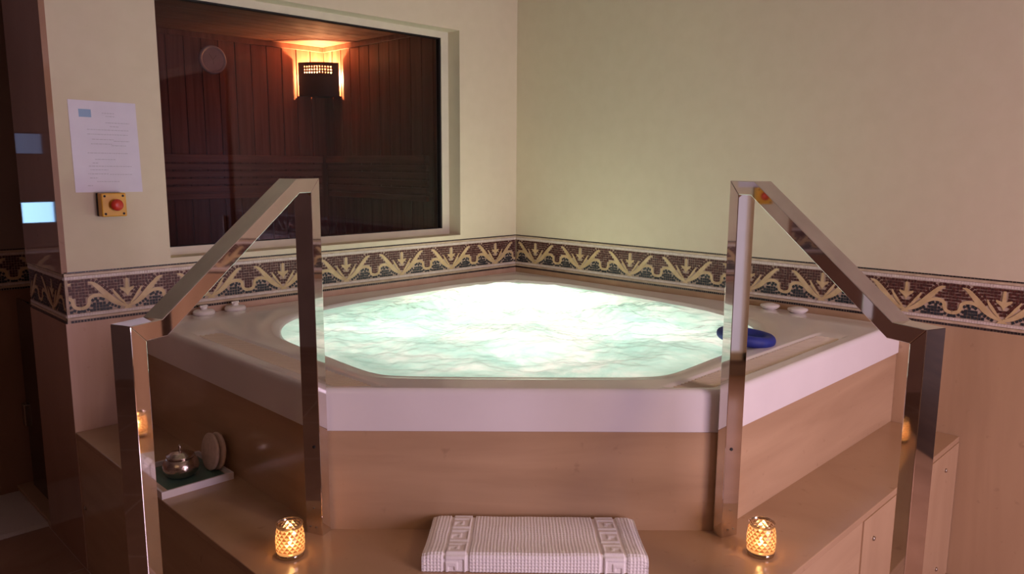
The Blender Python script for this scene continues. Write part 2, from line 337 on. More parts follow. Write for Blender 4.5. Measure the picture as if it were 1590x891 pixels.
def dpoly(x, y):
    if inpoly(ARROW, x, y): return -1
    b = 9
    for i in range(len(ARROW)):
        x0, y0 = ARROW[i]; x1, y1 = ARROW[i - 1]; dx, dy = x1 - x0, y1 - y0; L2 = dx * dx + dy * dy
        t = max(0, min(1, ((x - x0) * dx + (y - y0) * dy) / L2)); b = min(b, math.hypot(x - x0 - t * dx, y - y0 - t * dy))
    return b
def rib_y(x):
    if x < LEAF[0][0]: return 0.9
    src = LEAF if x < 5.0 else WAVE
    for a, b in zip(src[:-1], src[1:]):
        if (a[0] - x) * (b[0] - x) <= 0 and a[0] != b[0]: return a[1] + (x - a[0]) / (b[0] - a[0]) * (b[1] - a[1])
    return 1.55
def offset_row(rib, side, off, t0=0.0, t1=1.0):     # tiles set along the outline
    out = []; acc = 0.0; tot = sum(math.hypot(b[0] - a[0], b[1] - a[1]) for a, b in zip(rib[:-1], rib[1:])); nxt = t0 * tot + 0.5
    for a, b in zip(rib[:-1], rib[1:]):
        l = math.hypot(b[0] - a[0], b[1] - a[1])
        while l > 0 and nxt <= acc + l and nxt <= t1 * tot:
            t = (nxt - acc) / l; ww = a[2] + t * (b[2] - a[2]); ux, uy = (b[0] - a[0]) / l, (b[1] - a[1]) / l
            o = side * (ww / 2 + off); out.append((a[0] + t * (b[0] - a[0]) - uy * o, a[1] + t * (b[1] - a[1]) + ux * o, ux, uy)); nxt += 1.0
        acc += l
    return out
def motif_tiles():
    T = []                                # (x, y, ux, uy, material) in tile units, x 0..14.5
    rows = []
    rows += [(*p, 0) for p in offset_row(LEAF, 1, 0.55, 0.10, 1.0)]
    rows += [(*p, 1) for p in offset_row(LEAF, -1, 0.55, 0.12, 0.36)]
    rows += [(*p, 1) for p in offset_row(WAVE, -1, 0.55, 0.20, 1.0)]
    rows += [(*p, 0) for p in offset_row(SML, 1, 0.5, 0.2, 1.0)]
    ok = []
    for p in rows:
        if not (0.1 < p[0] < 14.6 and 0.45 < p[1] < 10.9): continue
        if min(dribbon(LEAF, p[0], p[1]), dribbon(WAVE, p[0], p[1]), dribbon(SML, p[0], p[1]), dpoly(p[0], p[1])) < 0.32: continue
        if any(math.hypot(p[0] - q[0], p[1] - q[1]) < 0.8 for q in ok): continue
        ok.append(p)
    for j in range(11):
        for i in range(15):
            x = i + 0.5; y = j + 0.65
            if min(dribbon(LEAF, x, y), dribbon(WAVE, x, y), dribbon(SML, x, y), dpoly(x, y)) < 0.26: continue
            if any(math.hypot(x - q[0], y - q[1]) < 0.82 for q in ok): continue
            T.append((x, y, 1, 0, 1 if y < rib_y(x) else 0))
    return ok + T
TILES = motif_tiles()
def border(name, a0, a1, place, first, nrm, field_end=None):
    """place(a, z, h) -> point; a runs along the wall from a0 to a1, h is height out of the wall; lily bases at first + k*PER"""
    V = []; Fc = []; MI = []
    def quad(pts, h, mi, t=0.0012):
        n = len(V); k = len(pts)
        V.extend([place(p[0], p[1], h) for p in pts]); V.extend([place(p[0], p[1], h - t) for p in pts])
        Fc.append(list(range(n, n + k))); MI.append(mi)
        for i in range(k): Fc.append([n + i, n + (i + 1) % k, n + k + (i + 1) % k, n + k + i]); MI.append(mi)
    def strip(z0, z1, h, mi):
        n = len(V)
        prof = [(z0, 0), (z0 + 0.0015, h), (z1 - 0.0015, h), (z1, 0)]
        for a in (a0, a1): V.extend([place(a, z, hh) for z, hh in prof])
        for i in range(3): Fc.append([n + i, n + i + 1, n + 5 + i, n + 4 + i]); MI.append(mi)
    quad([(a0, ZB), (a1, ZB), (a1, ZT), (a0, ZT)], 0.001, 0, 0.010)
    strip(0.443, 0.455, 0.005, 4); strip(0.614, 0.626, 0.005, 4)
    L_ = a1 - a0
    def row(z0, z1, ts, mi, h, gap, jit):
        n = int(abs(L_) / ts)
        for i in range(n):
            u = a0 + (i + 0.5) * L_ / n; hw = ts * gap / 2 * random.uniform(1 - jit, 1 + jit); dz = random.uniform(-1, 1) * jit * 0.002
            quad([(u - hw, z0 + dz), (u + hw, z0 + dz * 0.5), (u + hw, z1 + dz), (u - hw, z1 + dz * 0.7)], h, mi)
    row(0.434, 0.4425, 0.0112, 3, 0.003, 0.80, 0.15); row(0.6265, 0.6315, 0.0125, 3, 0.003, 0.90, 0.15)
    row(0.4562, 0.4672, 0.0098, 5, 0.0045, 0.92, 0.04); row(0.6028, 0.6138, 0.0098, 5, 0.0045, 0.92, 0.04)
    k0 = int(math.floor((min(a0, a1) - first) / PER)) - 1; k1 = int(math.ceil((max(a0, a1) - first) / PER)) + 1
    lo, hi = min(a0, a1), max(a0, a1)
    def clipok(xs): return min(xs) > lo and max(xs) < hi
    for k in range(k0, k1 + 1):
        c = first + k * PER
        for sg in (-1, 1):
            for (x, y, ux, uy, mi) in TILES:
                if sg == -1 and (x < 0.3 or x > 14.3): continue
                hw = 0.44 * random.uniform(0.88, 1.05); hh = 0.44 * random.uniform(0.88, 1.08); jx = random.uniform(-.05, .05); jy = random.uniform(-.05, .05); rr = random.uniform(-.09, .09)
                vx, vy = ux - uy * rr, uy + ux * rr
                pts = []
                for p, q in ((-hw, -hh), (hw, -hh), (hw, hh), (-hw, hh)):
                    X = x + jx + p * vx - q * vy; Y = y + jy + p * vy + q * vx
                    pts.append((c + sg * X * TS, FB + Y * TS))
                if clipok([p[0] for p in pts]): quad(pts, 0.0028, 1 + mi)
            for rib in (LEAF, WAVE, SML):
                E1 = []; E2 = []
                for i, (x, y, ww) in enumerate(rib):
                    a = rib[max(0, i - 1)]; b = rib[min(len(rib) - 1, i + 1)]; l = math.hypot(b[0] - a[0], b[1] - a[1]) or 1
                    nx, ny = -(b[1] - a[1]) / l, (b[0] - a[0]) / l
                    E1.append((c + sg * (x + nx * ww / 2) * TS, FB + (y + ny * ww / 2) * TS)); E2.append((c + sg * (x - nx * ww / 2) * TS, FB + (y - ny * ww / 2) * TS))
                hgt = 0.0036 if rib is LEAF else (0.0033 if rib is WAVE else 0.0039)
                for i in range(len(E1) - 1):
                    q = [E1[i], E1[i + 1], E2[i + 1], E2[i]]
                    if not clipok([p[0] for p in q]): continue
                    n = len(V); V.extend([place(p[0], p[1], hgt) for p in q]); V.extend([place(p[0], p[1], 0.001) for p in q])
                    Fc.extend([[n, n + 1, n + 2, n + 3], [n, n + 1, n + 5, n + 4], [n + 2, n + 3, n + 7, n + 6]]); MI.extend([6, 6, 6])
        base = [(c - 1.5 * TS, FB), (c - 0.5 * TS, FB + 1.1 * TS), (c + 0.5 * TS, FB + 1.1 * TS), (c + 1.5 * TS, FB)]
        if clipok([p[0] for p in base]): quad(base, 0.0042, 6)
        ar = [(c + x * TS, FB + y * TS) for x, y in ARROW]
        if clipok([p[0] for p in ar]): quad(ar, 0.0040, 6)
    o = mesh_obj(name, V, Fc, [M_GROUT, M_TESM, M_TESN, M_TESK, M_MOLD, M_WHT, M_INLAY], None, MI)
    return tag(o, kind='structure')
border('trim_3', -2.452, -0.001, lambda a, z, h: Vector((a, 0.004 - h, z)), -0.1715, None)
border('trim_4', -0.001, -6.0, lambda a, z, h: Vector((0.004 - h, a, z)), -0.1600, None)
border('trim_5', 0.0, 0.5, lambda a, z, h: Vector((-2.452 - h, a, z)), 0.17, None)
border('trim_6', -3.4, -2.13, lambda a, z, h: Vector((a, YP + 0.004 - h, z)), -2.9, None)

# ------------------------------------------------------------------ sauna window
wd = empty('window_1', (0, 0, 0), None, None); wd['kind'] = 'structure'
GX0, GX1, GZ0, GZ1 = -2.052, -0.496, 0.690, 1.728
bm = bmesh.new()
for lo, hi in (((OX0, 0.095, OZ0), (OX1, 0.14, GZ0)), ((OX0, 0.095, GZ1), (OX1, 0.14, OZ1)), ((GX1, 0.095, GZ0), (OX1, 0.14, GZ1)), ((OX0, 0.095, GZ0), (GX0 + 0.03, 0.14, GZ1))):
    add_box(bm, lo, hi)
bm_obj('window_frame', bm, M_FRAME, wd)
bm = bmesh.new()
for lo, hi in (((GX0 + 0.03, 0.10, GZ1 - 0.006), (GX1, 0.13, GZ1)), ((GX1 - 0.007, 0.10, GZ0), (GX1, 0.13, GZ1)), ((GX0 + 0.03, 0.10, GZ0), (GX1, 0.13, GZ0 + 0.003)), ((GX0 + 0.03, 0.1, GZ0), (GX0 + 0.036, 0.13, GZ1))):
    add_box(bm, lo, hi)
bm_obj('gasket', bm, M_GASKET, wd)
mesh_obj('pane', [(GX0 + 0.03, 0.112, GZ0), (GX1, 0.112, GZ0), (GX1, 0.112, GZ1), (GX0 + 0.03, 0.112, GZ1)], [(0, 1, 2, 3)], M_GLASS, wd)

# ------------------------------------------------------------------ sauna cabin
SX, SY, SZ = -0.175, 1.80, 1.875
PW = 0.1135
bm = bmesh.new()
y = SY
add_box(bm, (SX + 0.012, 0.14, -0.5), (SX + 0.03, SY + 0.03, SZ))
while y > 0.16:
    add_box(bm, (SX, max(y - PW + 0.007, 0.141), -0.5), (SX + 0.014, y, SZ), bev=0.0015); y -= PW
add_box(bm, (SX - 0.016, 0.142, SZ - 0.035), (SX, SY, SZ), bev=0.003)
tag(bm_obj('wall_sauna_right', bm, M_WOOD), kind='structure')
bm = bmesh.new(); x = SX
add_box(bm, (-2.3, SY + 0.012, -0.5), (SX + 0.03, SY + 0.03, SZ))
while x > -2.28:
    add_box(bm, (max(x - PW + 0.007, -2.299), SY, -0.5), (x, SY + 0.014, SZ), bev=0.0015); x -= PW
add_box(bm, (-2.29, SY - 0.016, SZ - 0.035), (SX - 0.016, SY, SZ), bev=0.003)
tag(bm_obj('wall_sauna_back', bm, M_WOOD), kind='structure')
bm = bmesh.new(); add_box(bm, (-2.32, 0.5, -0.5), (-2.30, SY, SZ)); tag(bm_obj('wall_sauna_left', bm, M_WOOD), kind='structure')
bm = bmesh.new(); y = SY; add_box(bm, (-2.3, 0.14, SZ + 0.012), (SX + 0.03, SY + 0.03, SZ + 0.03))
while y > 0.16:
    add_box(bm, (-2.3, max(y - PW + 0.004, 0.141), SZ), (SX + 0.014, y, SZ + 0.014), bev=0.001); y -= PW
tag(bm_obj('ceiling_sauna', bm, M_WOODC), kind='structure')
# benches and slatted backrests
def bench(lo, hi, along, label, blo, bhi):
    o = empty('sauna_bench', ((lo[0] + hi[0]) / 2, (lo[1] + hi[1]) / 2, -0.5), label, 'bench', None)
    ax = 0 if along == 'x' else 1; bx = 1 - ax; n = 6; wd_ = (hi[bx] - lo[bx]) / n
    bm = bmesh.new()
    for i in range(n):
        l = list(lo); h = list(hi); l[bx] = lo[bx] + i * wd_; h[bx] = l[bx] + wd_ - 0.012; l[2] = hi[2] - 0.025
        add_box(bm, l, h, bev=0.003)
    rel(bm_obj('seat', bm, M_SLAT, o), o.location)
    for e in (lo[ax] + 0.05, hi[ax] - 0.09):
        bm = bmesh.new(); l = list(lo); h = list(hi); l[ax] = e; h[ax] = e + 0.04; l[2] = -0.5; h[2] = hi[2] - 0.025; l[bx] += 0.02; h[bx] -= 0.02
        add_box(bm, l, h, bev=0.003); rel(bm_obj('bench_support', bm, M_SLAT, o), o.location)
    bm = bmesh.new()
    l = list(blo); h = list(bhi); l[2] = 0.84; h[2] = 0.87; l[bx] = bhi[bx]; h[bx] = bhi[bx] + 0.03; add_box(bm, l, h)
    br = rel(bm_obj('backrest', bm, M_SLAT, o), o.location)
    for i in range(6):
        l = list(blo); h = list(bhi); top = 1.102 - i * 0.048 - (0.012 if i else 0); l[2] = top - (0.050 if i == 0 else 0.036); h[2] = top
        if i == 0: l[bx] -= 0.018
        bm = bmesh.new(); add_box(bm, l, h, bev=0.003); rel(bm_obj('slat', bm, M_SLAT, br), o.location)
bench((-2.25, 1.22, 0.3), (SX - 0.62, SY - 0.02, 0.42), 'x', 'wooden sauna bench with slatted backrest on the back wall, left of the corner', (-2.1, SY - 0.06, 0), (-0.255, SY - 0.035, 0))
bench((SX - 0.60, 0.30, 0.3), (SX - 0.02, SY - 0.02, 0.42), 'y', 'wooden sauna bench with slatted backrest on the wall right of the corner lamp', (SX - 0.06, 0.56, 0), (SX - 0.035, 1.69, 0))
# corner lamp with perforated shade bowed across the corner
lamp = empty('sauna_corner_lamp', (-0.235, 1.74, 1.53), 'glowing sauna corner lamp behind a dark perforated shade', 'lamp')
A = Vector((-0.392, 1.786)); B = Vector((-0.189, 1.583)); dn = Vector((-1, -1)).normalized(); ZL0, ZL1 = 1.520, 1.752
nu, nv = 62, 46; V = []; Fc = []
def shp(u, v):
    p = A + (B - A) * u + dn * (0.045 * math.sin(math.pi * u)); return Vector((p.x, p.y, ZL0 + (ZL1 - ZL0) * v))
for j in range(nv + 1):
    for i in range(nu + 1): V.append(shp(i / nu, j / nv))
holes = set()
for j in (31, 35, 39):
    for i in range(10, 53, 4):
        for a_ in (0, 1): holes.update({(i + a_, j), (i + a_, j + 1)})
for j in range(nv):
    for i in range(nu):
        if (i, j) not in holes: n = j * (nu + 1) + i; Fc.append((n, n + 1, n + nu + 2, n + nu + 1))
sh = mesh_obj('lamp_shade', V, Fc, M_SHADE, lamp); rel(sh, lamp.location)
bm = bmesh.new(); pl = [shp(k / 12, 0) for k in range(13)] + [Vector((SX - 0.085, SY - 0.012, ZL0)), Vector((SX - 0.012, SY - 0.085, ZL0))][::1]
add_prism(bm, [(p.x, p.y) for p in pl[:13]] + [(SX + 0.001, B.y), (SX + 0.001, SY + 0.001), (A.x, SY + 0.001)], ZL0 + 0.001, ZL0 + 0.003); rel(bm_obj('added_light_stop', bm, M_SHADE, lamp), lamp.location)  # plate added to keep the bulb's light off the planks below
sm = sh.modifiers.new('t', 'SOLIDIFY'); sm.thickness = 0.002
bm = bmesh.new(); lathe(bm, [(0.010, -0.05), (0.012, -0.035), (0.026, -0.01), (0.028, 0.008), (0.020, 0.024), (0.006, 0.030)], (-0.222, 1.753, 1.655), 16)
rel(bm_obj('bulb', bm, M_BULB, lamp, True), lamp.location)
# round dial
dl = empty('wall_dial', (-1.008, SY, 1.713), 'round pale grey dial on the sauna back wall, left of the glowing lamp', 'dial')
RM = Matrix.Rotation(math.pi / 2, 3, 'X')
bm = bmesh.new(); lathe(bm, [(0.070, 0.006), (0.072, 0.014), (0.084, 0.020), (0.090, 0.014), (0.092, 0.0)], (0, 0, 0), 40, 0, True, RM); bm_obj('dial_rim', bm, M_DIAL, dl, True)
bm = bmesh.new(); lathe(bm, [(0.074, 0.0), (0.074, 0.012)], (0, 0, 0), 40, 0, True, RM); bm_obj('dial_face', bm, M_DIAL, dl)
bm = bmesh.new()
for a, l in ((0.9, 0.035), (2.2, 0.045), (-1.5, 0.03)):
    c, s_ = math.cos(a), math.sin(a); vs = [bm.verts.new((c * p - s_ * q, -0.0135, s_ * p + c * q)) for p, q in ((0, -.0012), (l, -.0012), (l, .0012), (0, .0012))]; bm.faces.new(vs)
bm_obj('hand', bm, M_DIALM, dl)

# ------------------------------------------------------------------ notice and emergency button
pp = empty('laminated_notice', (-2.27, 0, 1.10), 'white laminated printed notice on the wall above the red button', 'notice')
cr_ = [(-2.388, 0.934), (-2.144, 0.932), (-2.150, 1.277), (-2.391, 1.280)]
bm = bmesh.new(); a = [bm.verts.new((x, -0.0015, z)) for x, z in cr_]; b = [bm.verts.new((x, 0.0, z)) for x, z in cr_]
bm.faces.new(a); bm.faces.new(b)
for i in range(4): bm.faces.new((a[i], a[(i + 1) % 4], b[(i + 1) % 4], b[i]))
rel(bm_obj('sheet', bm, M_PAPER, pp), pp.location)
bm = bmesh.new(); rnd = random.Random(3)
def pt(u, v):
    a = Vector(cr_[0]).lerp(Vector(cr_[1]), u); b = Vector(cr_[3]).lerp(Vector(cr_[2]), u); q = a.lerp(b, v); return (q.x, -0.0021, q.y)
def bar(u0, u1, v0, v1, mi=0):
    f = bm.faces.new([bm.verts.new(pt(u, v)) for u, v in ((u0, v0), (u1, v0), (u1, v1), (u0, v1))]); f.material_index = mi
for v, u0, u1 in ((0.868, .48, .66), (0.835, .53, .66), (0.765, .52, .88), (0.725, .58, .72), (0.685, .24, .86), (0.635, .24, .84), (0.58, .30, .62), (0.565, .62, .86), (0.53, .28, .60), (0.515, .58, .80), (0.43, .22, .82), (0.36, .32, .62), (0.32, .28, .36), (0.285, .22, .86), (0.245, .24, .50), (0.20, .20, .50), (0.195, .52, .86), (0.155, .22, .34), (0.115, .32, .66), (0.07, .18, .26)):
    u = u0
    while u < u1:
        l = rnd.uniform(0.015, 0.05); bar(u, min(u + l, u1), v, v + 0.007); u += l + 0.009
rel(bm_obj('print', bm, [M_INK, M_LOGO], pp), pp.location)
bm = bmesh.new(); bar(0.14, 0.32, 0.82, 0.905, 0); rel(bm_obj('logo', bm, M_LOGO, pp), pp.location)
eb = empty('emergency_button', (-2.271, 0, 0.886), 'yellow box with a red push button mounted under the notice', 'push button')
bm = bmesh.new(); add_box(bm, (-2.319, -0.018, 0.841), (-2.229, 0, 0.931), bev=0.002); rel(bm_obj('back_plate', bm, M_GASKET, eb), eb.location)
bm = bmesh.new(); add_box(bm, (-2.319, -0.062, 0.841), (-2.229, -0.018, 0.931), bev=0.004); rel(bm_obj('button_box', bm, M_YEL, eb), eb.location)
bm = bmesh.new(); lathe(bm, [(0.013, 0.0), (0.013, 0.012), (0.021, 0.014), (0.0225, 0.022), (0.018, 0.029), (0.007, 0.032)], (-2.270, -0.061, 0.886), 24, 0, True, RM); rel(bm_obj('push_button', bm, M_RED, eb, True), eb.location)
for dx in (-0.033, 0.033):
    for dz in (-0.034, 0.034):
        bm = bmesh.new(); lathe(bm, [(0.0045, 0.0), (0.0045, 0.0012)], (-2.274 + dx, -0.0618, 0.886 + dz), 12, 0, True, RM); rel(bm_obj('screw', bm, M_DARK, eb), eb.location)

# ------------------------------------------------------------------ marble platform and lower step
PX = 2.46; TB = 2.541; TF = 3.00           # ledge edge on the walls, tub front, platform front (t)
def st(s, t): p = P(s, t, 0); return (p.x, p.y)
CUT = R2 * TF - PX                          # where the side edges meet the front edge
plat = [(-0.002, -0.002), (-PX, -0.002), (-PX, -CUT), (-CUT, -PX), (-0.002, -PX)]
pf = empty('marble_platform', (-1.5, -1.5, -PLAT), 'tan marble platform ledge carrying the hot tub and the candles', 'platform')
bm = bmesh.new(); add_prism(bm, plat, -0.022, 0.0, 0, 0.0025); rel(bm_obj('platform_top', bm, M_MARBLE_T, pf), pf.location)
ins = 0.004; platb = [(-0.002, -0.002), (-PX + ins, -0.002), (-PX + ins, -CUT - 0.002), (-CUT - 0.002, -PX + ins), (-0.002, -PX + ins)]
bm = bmesh.new(); add_prism(bm, platb, -PLAT, -0.022); rel(bm_obj('platform_body', bm, M_MARBLE_H, pf), pf.location)
bm = bmesh.new(); add_box(bm, (-0.976, -PX - 0.002, -PLAT + 0.004), (-0.004, -PX + 0.006, -0.024), bev=0.002); pn = rel(bm_obj('access_panel', bm, M_MARBLE_V, pf), pf.location)
for x, z in ((-0.89, -0.108), (-0.158, -0.095), (-0.89, -0.50), (-0.158, -0.50)):
    bm = bmesh.new(); lathe(bm, [(0.008, 0.0), (0.007, 0.004), (0.003, 0.006)], (x, -PX - 0.002, z), 16, 0, True, RM); rel(bm_obj('screw', bm, M_SCREW, pn, True), pf.location)
RX = Matrix.Rotation(-math.pi / 2, 3, 'Y')
bm = bmesh.new(); lathe(bm, [(0.008, 0.0), (0.007, 0.004), (0.003, 0.006)], (-PX + 0.004, -0.035, -0.305), 16, 0, True, RX); rel(bm_obj('screw', bm, M_SCREW, pf, True), pf.location)
bm = bmesh.new(); add_prism(bm, [st(-1.05, TF), st(-1.05, 3.32), st(1.05, 3.32), st(1.05, TF)], -PLAT, -0.29, 0, 0.003)
tag(bm_obj('marble_step', bm, M_MARBLE_T), 'lower tan marble step in front of the platform, under the outer rail posts', 'step')

# ------------------------------------------------------------------ hot tub
SL = 2.208; ZR = 0.42; ZS = 0.2945
K = R2 * TB - SL
tub = empty('hot_tub', (-1.2, -1.2, 0), 'white five-sided corner hot tub full of bubbling lit water', 'hot tub')
bm = bmesh.new(); i_ = 0.006
add_prism(bm, [(0, 0), (-SL + i_, 0), (-SL + i_, -K - 0.002), (-K - 0.002, -SL + i_), (0, -SL + i_)], 0.0, ZS - 0.001, 0)
# hollow it: replaced by side panels so the basin has room
bm.free()
def wallstrip(bm, p, q, z0, z1, th):
    d = Vector((q[0] - p[0], q[1] - p[1])).normalized(); n = Vector((-d.y, d.x)) * th
    add_prism(bm, [p, q, (q[0] + n.x, q[1] + n.y), (p[0] + n.x, p[1] + n.y)], z0, z1)
cL, cFL, cFR, cR = (-SL + i_, -0.001), (-SL + i_, -K - 0.002), (-K - 0.002, -SL + i_), (-0.001, -SL + i_)
for p, q in ((cL, cFL), (cFL, cFR), (cFR, cR)):
    bm = bmesh.new(); wallstrip(bm, p, q, 0.0, ZS + 0.002, 0.02); rel(bm_obj('side_panel', bm, M_MARBLE_H, tub), tub.location)
# shell: radial grid from outline to basin
CT = 1.50                                   # centre on the diagonal
ch = 0.018
outer = [(-0.001, -0.001), (-SL, -0.001), (-SL, -K + ch), (-SL + ch * 0.8, -K - ch * 0.25), (-K - ch * 0.25, -SL + ch * 0.8), (-K + ch, -SL), (-0.001, -SL)]
def to_st(p): return ((p[0] - p[1]) / R2, -(p[0] + p[1]) / R2)
OUT = [to_st(p) for p in outer]
inner_half = [(0.0, 0.37), (0.24, 0.49), (0.48, 0.73), (0.70, 0.98), (0.87, 1.22), (0.945, 1.44), (0.945, 1.62), (0.88, 1.81), (0.78, 1.945), (0.62, 2.12), (0.50, 2.255), (0.42, 2.325), (0.34, 2.345), (0.16, 2.350), (0.0, 2.350)]
def ray_poly(poly, a):
    dx, dy = math.sin(a), -math.cos(a); best = 9
    n = len(poly)
    for i in range(n):
        x0, y0 = poly[i]; x1, y1 = poly[(i + 1) % n]; y0 -= CT; y1 -= CT
        ex, ey = x1 - x0, y1 - y0; D = dx * ey - dy * ex
        if abs(D) < 1e-12: continue
        t = (x0 * ey - y0 * ex) / D; u = (x0 * dy - y0 * dx) / D
        if t > 1e-6 and -1e-6 <= u <= 1 + 1e-6: best = min(best, t)
    return best
IN = []
ih = [(s, t, 0) for s, t in inner_half]; sm_ = cat(ih, 5)
IN = [(s, t) for s, t, _ in sm_] + [(-s, t) for s, t, _ in reversed(sm_[1:-1])]
NA = 720; ANG = [2 * math.pi * i / NA for i in range(NA)]
for (s, t) in OUT:                          # snap nearest angle to the outline's corners
    a = math.atan2(s, -(t - CT)) % (2 * math.pi); k = min(range(NA), key=lambda i: abs((ANG[i] - a + math.pi) % (2 * math.pi) - math.pi)); ANG[k] = a
RO = [ray_poly(OUT, a) for a in ANG]; RI = [ray_poly(IN, a) for a in ANG]
def sst(a, b, x): x = max(0, min(1, (x - a) / (b - a))); return x * x * (3 - 2 * x)
def pad_mask(s, t):
    p = P(s, t, 0); x, y = p.x, p.y
    def one(x, y):
        yi = -0.42
        m = sst(-SL + 0.050, -SL + 0.058, x) * (1 - sst(-2.068, -2.052, x)) if y > -9 else 0
        return m * sst(-yi - 0.03, -yi + 0.10, -y) * (1 - sst(2.497, 2.505, t))
    return max(one(x, y), one(y, x))
def rimz(s, t):
    p = P(s, t, 0); z = ZR - 0.012 * (1 - sst(0.02, 0.22, min(-p.x, -p.y)))
    return z - 0.009 * pad_mask(s, t)
V = []; Fc = []; NR = 58
def ringpt(k, rad, z): a = ANG[k]; return P(rad * math.sin(a), CT - rad * math.cos(a), z)
rings = []
for off, z in ((0.0, ZS), (0.0, ZR - 0.022), (0.002, ZR - 0.012), (0.007, ZR - 0.004)):
    rings.append([ringpt(k, RO[k] - off, z if z < ZR - 0.1 or True else z) for k in range(NA)])
def backdrop(k, off):
    a = ANG[k]; r = RO[k] - off; s, t = r * math.sin(a), CT - r * math.cos(a); return s, t
for j in range(NR + 1):
    f = j / NR; row = []
    for k in range(NA):
        ro, ri = RO[k] - 0.014, RI[k] + 0.035; r = ro + (ri - ro) * f
        s, t = r * math.sin(ANG[k]), CT - r * math.cos(ANG[k]); z = rimz(s, t)
        bk = 1 - sst(1.15, 1.55, t)
        z -= (0.006 + 0.010 * bk) * (1 - sst(ri, ri + 0.06 + 0.11 * bk, r))
        row.append(P(s, t, z))
    rings.append(row)
for off, z in ((0.022, ZR - 0.0125), (0.010, ZR - 0.018), (0.002, ZR - 0.028), (0.0, ZR - 0.06), (-0.02, ZR - 0.12), (-0.06, 0.15), (-0.12, 0.05), (-0.22, 0.02)):
    rings.append([ringpt(k, RI[k] + off, z) for k in range(NA)])
rings[0:4] = [[Vector((p.x, p.y, min(p.z, rimz(*to_st(p)) - (0.022, 0.012, 0.004)[min(2, max(0, i - 1))] if i else p.z))) for p in r] for i, r in enumerate(rings[0:4])]
for r in rings: V.extend(r)
for j in range(len(rings) - 1):
    for k in range(NA):
        k2 = (k + 1) % NA; Fc.append((j * NA + k, j * NA + k2, (j + 1) * NA + k2, (j + 1) * NA + k))
V.append(P(0, CT, 0.012)); c = len(V) - 1; j = len(rings) - 1
for k in range(NA): Fc.append((j * NA + k, j * NA + (k + 1) % NA, c))
shl = mesh_obj('tub_shell', V, Fc, M_ACRYL, tub, smooth=True); rel(shl, tub.location)
# keep the skirt crisp
mm = shl.modifiers.new('e', 'EDGE_SPLIT'); mm.split_angle = math.radians(40)
# moulded ribs on the two step pads, parallel to the front
for sg, in ((-1,), (1,)):
    bm = bmesh.new(); t = 1.66
    while t < 2.495:
        # strip at constant t between the pad's outer and inner line (x = -SL+.058 .. -2.062 on the left)
        s0 = R2 * (-SL + 0.060) + t; s1 = R2 * (-2.066) + t
        s1 = min(s1, -0.02)
        lim = t - 0.50 * R2                # keep behind y < -.5 : s > ...
        a, b = s0, s1
        ymin = -(a + t) / R2
        if -(a + t) / R2 > -0.47: a = 0.47 * R2 - t
        if b - a > 0.02:
            zt = ZR - 0.0035
            pr = [(-0.0032, ZR - 0.0105), (-0.0018, zt), (0.0018, zt), (0.0032, ZR - 0.0105)]
            A_ = [bm.verts.new(P(a if sg < 0 else -a, t + d, z)) for d, z in pr]; B_ = [bm.verts.new(P(b if sg < 0 else -b, t + d, z)) for d, z in pr]
            for i in range(3): bm.faces.new((A_[i], A_[i + 1], B_[i + 1], B_[i]))
            bm.faces.new(A_); bm.faces.new(B_)
        t += 0.0135
    rel(bm_obj('foot_grip', bm, M_RIB, tub), tub.location)
# water
V = []; Fc = []; ZW = 0.402
def wz(x, y, s, t, edge):
    p = Vector((x, y, 0)); am = 0.010 + 0.020 * math.exp(-((s / 0.75) ** 2 + ((t - 0.95) / 0.55) ** 2))
    h = noise.fractal(p * 3.6, 1.0, 2.1, 5) * am * 2.0 + (0.35 - abs(noise.fractal(p * 5 + Vector((7, 3, 1)), 1.2, 2.2, 3))) * am * 0.8
    h += 0.022 * math.exp(-((s / 0.6) ** 2 + ((t - 0.7) / 0.38) ** 2))
    return ZW - 0.008 + h * sst(0, 0.16, edge)
G = 0.0115; NW = 150
for j in range(NW + 1):
    f = (j / NW) ** 0.85
    for k in range(NA):
        r = (RI[k] + 0.006) * (1 - f * 0.9995); a = ANG[k]; s, t = r * math.sin(a), CT - r * math.cos(a); p = P(s, t, 0)
        V.append((p.x, p.y, wz(p.x, p.y, s, t, RI[k] - r)))
for j in range(NW):
    for k in range(NA):
        k2 = (k + 1) % NA; Fc.append((j * NA + k, (j + 1) * NA + k, (j + 1) * NA + k2, j * NA + k2))
wat = tag(mesh_obj('tub_water', V, Fc, M_WATER, None, smooth=True), 'bubbling pale turquoise lit water filling the hot tub', 'water', None, 'stuff')
# air controls on the rim
def knob(x, y, label, kind):
    z = rimz(*to_st((x, y)))
    o = empty('air_control_knob', (x, y, z), label, 'knob', 'air control knobs on the tub rim')
    bm = bmesh.new()
    if kind: lathe(bm, [(0.034, -0.003), (0.044, 0.003), (0.045, 0.013), (0.040, 0.020), (0.022, 0.023)], (0, 0, 0), 32)
    else: lathe(bm, [(0.022, -0.003), (0.030, 0.002), (0.044, 0.014), (0.042, 0.020), (0.022, 0.026), (0.006, 0.027)], (0, 0, 0), 32)
    bm_obj('knob_base', bm, M_KNOB, o, True)
    if kind:
        bm = bmesh.new(); lathe(bm, [(0.014, 0.020), (0.013, 0.034), (0.009, 0.038)], (0, 0, 0), 20); bm_obj('knob_stem', bm, M_KNOB, o, True)
        bm = bmesh.new(); add_box(bm, (-0.017, -0.005, 0.032), (0.017, 0.005, 0.041), bev=0.002); bm_obj('knob_grip', bm, M_KNOB, o)
knob(-1.945, -0.049, 'white round air control knob on the left rim, nearer the sloping handrail', True)
knob(-1.805, -0.049, 'white round air control knob on the left rim, nearer the corner', True)
knob(-0.049, -1.665, 'flat white air control disc on the right rim, nearer the upright post', False)
knob(-0.049, -1.795, 'flat white air control disc on the right rim, further from the post', False)
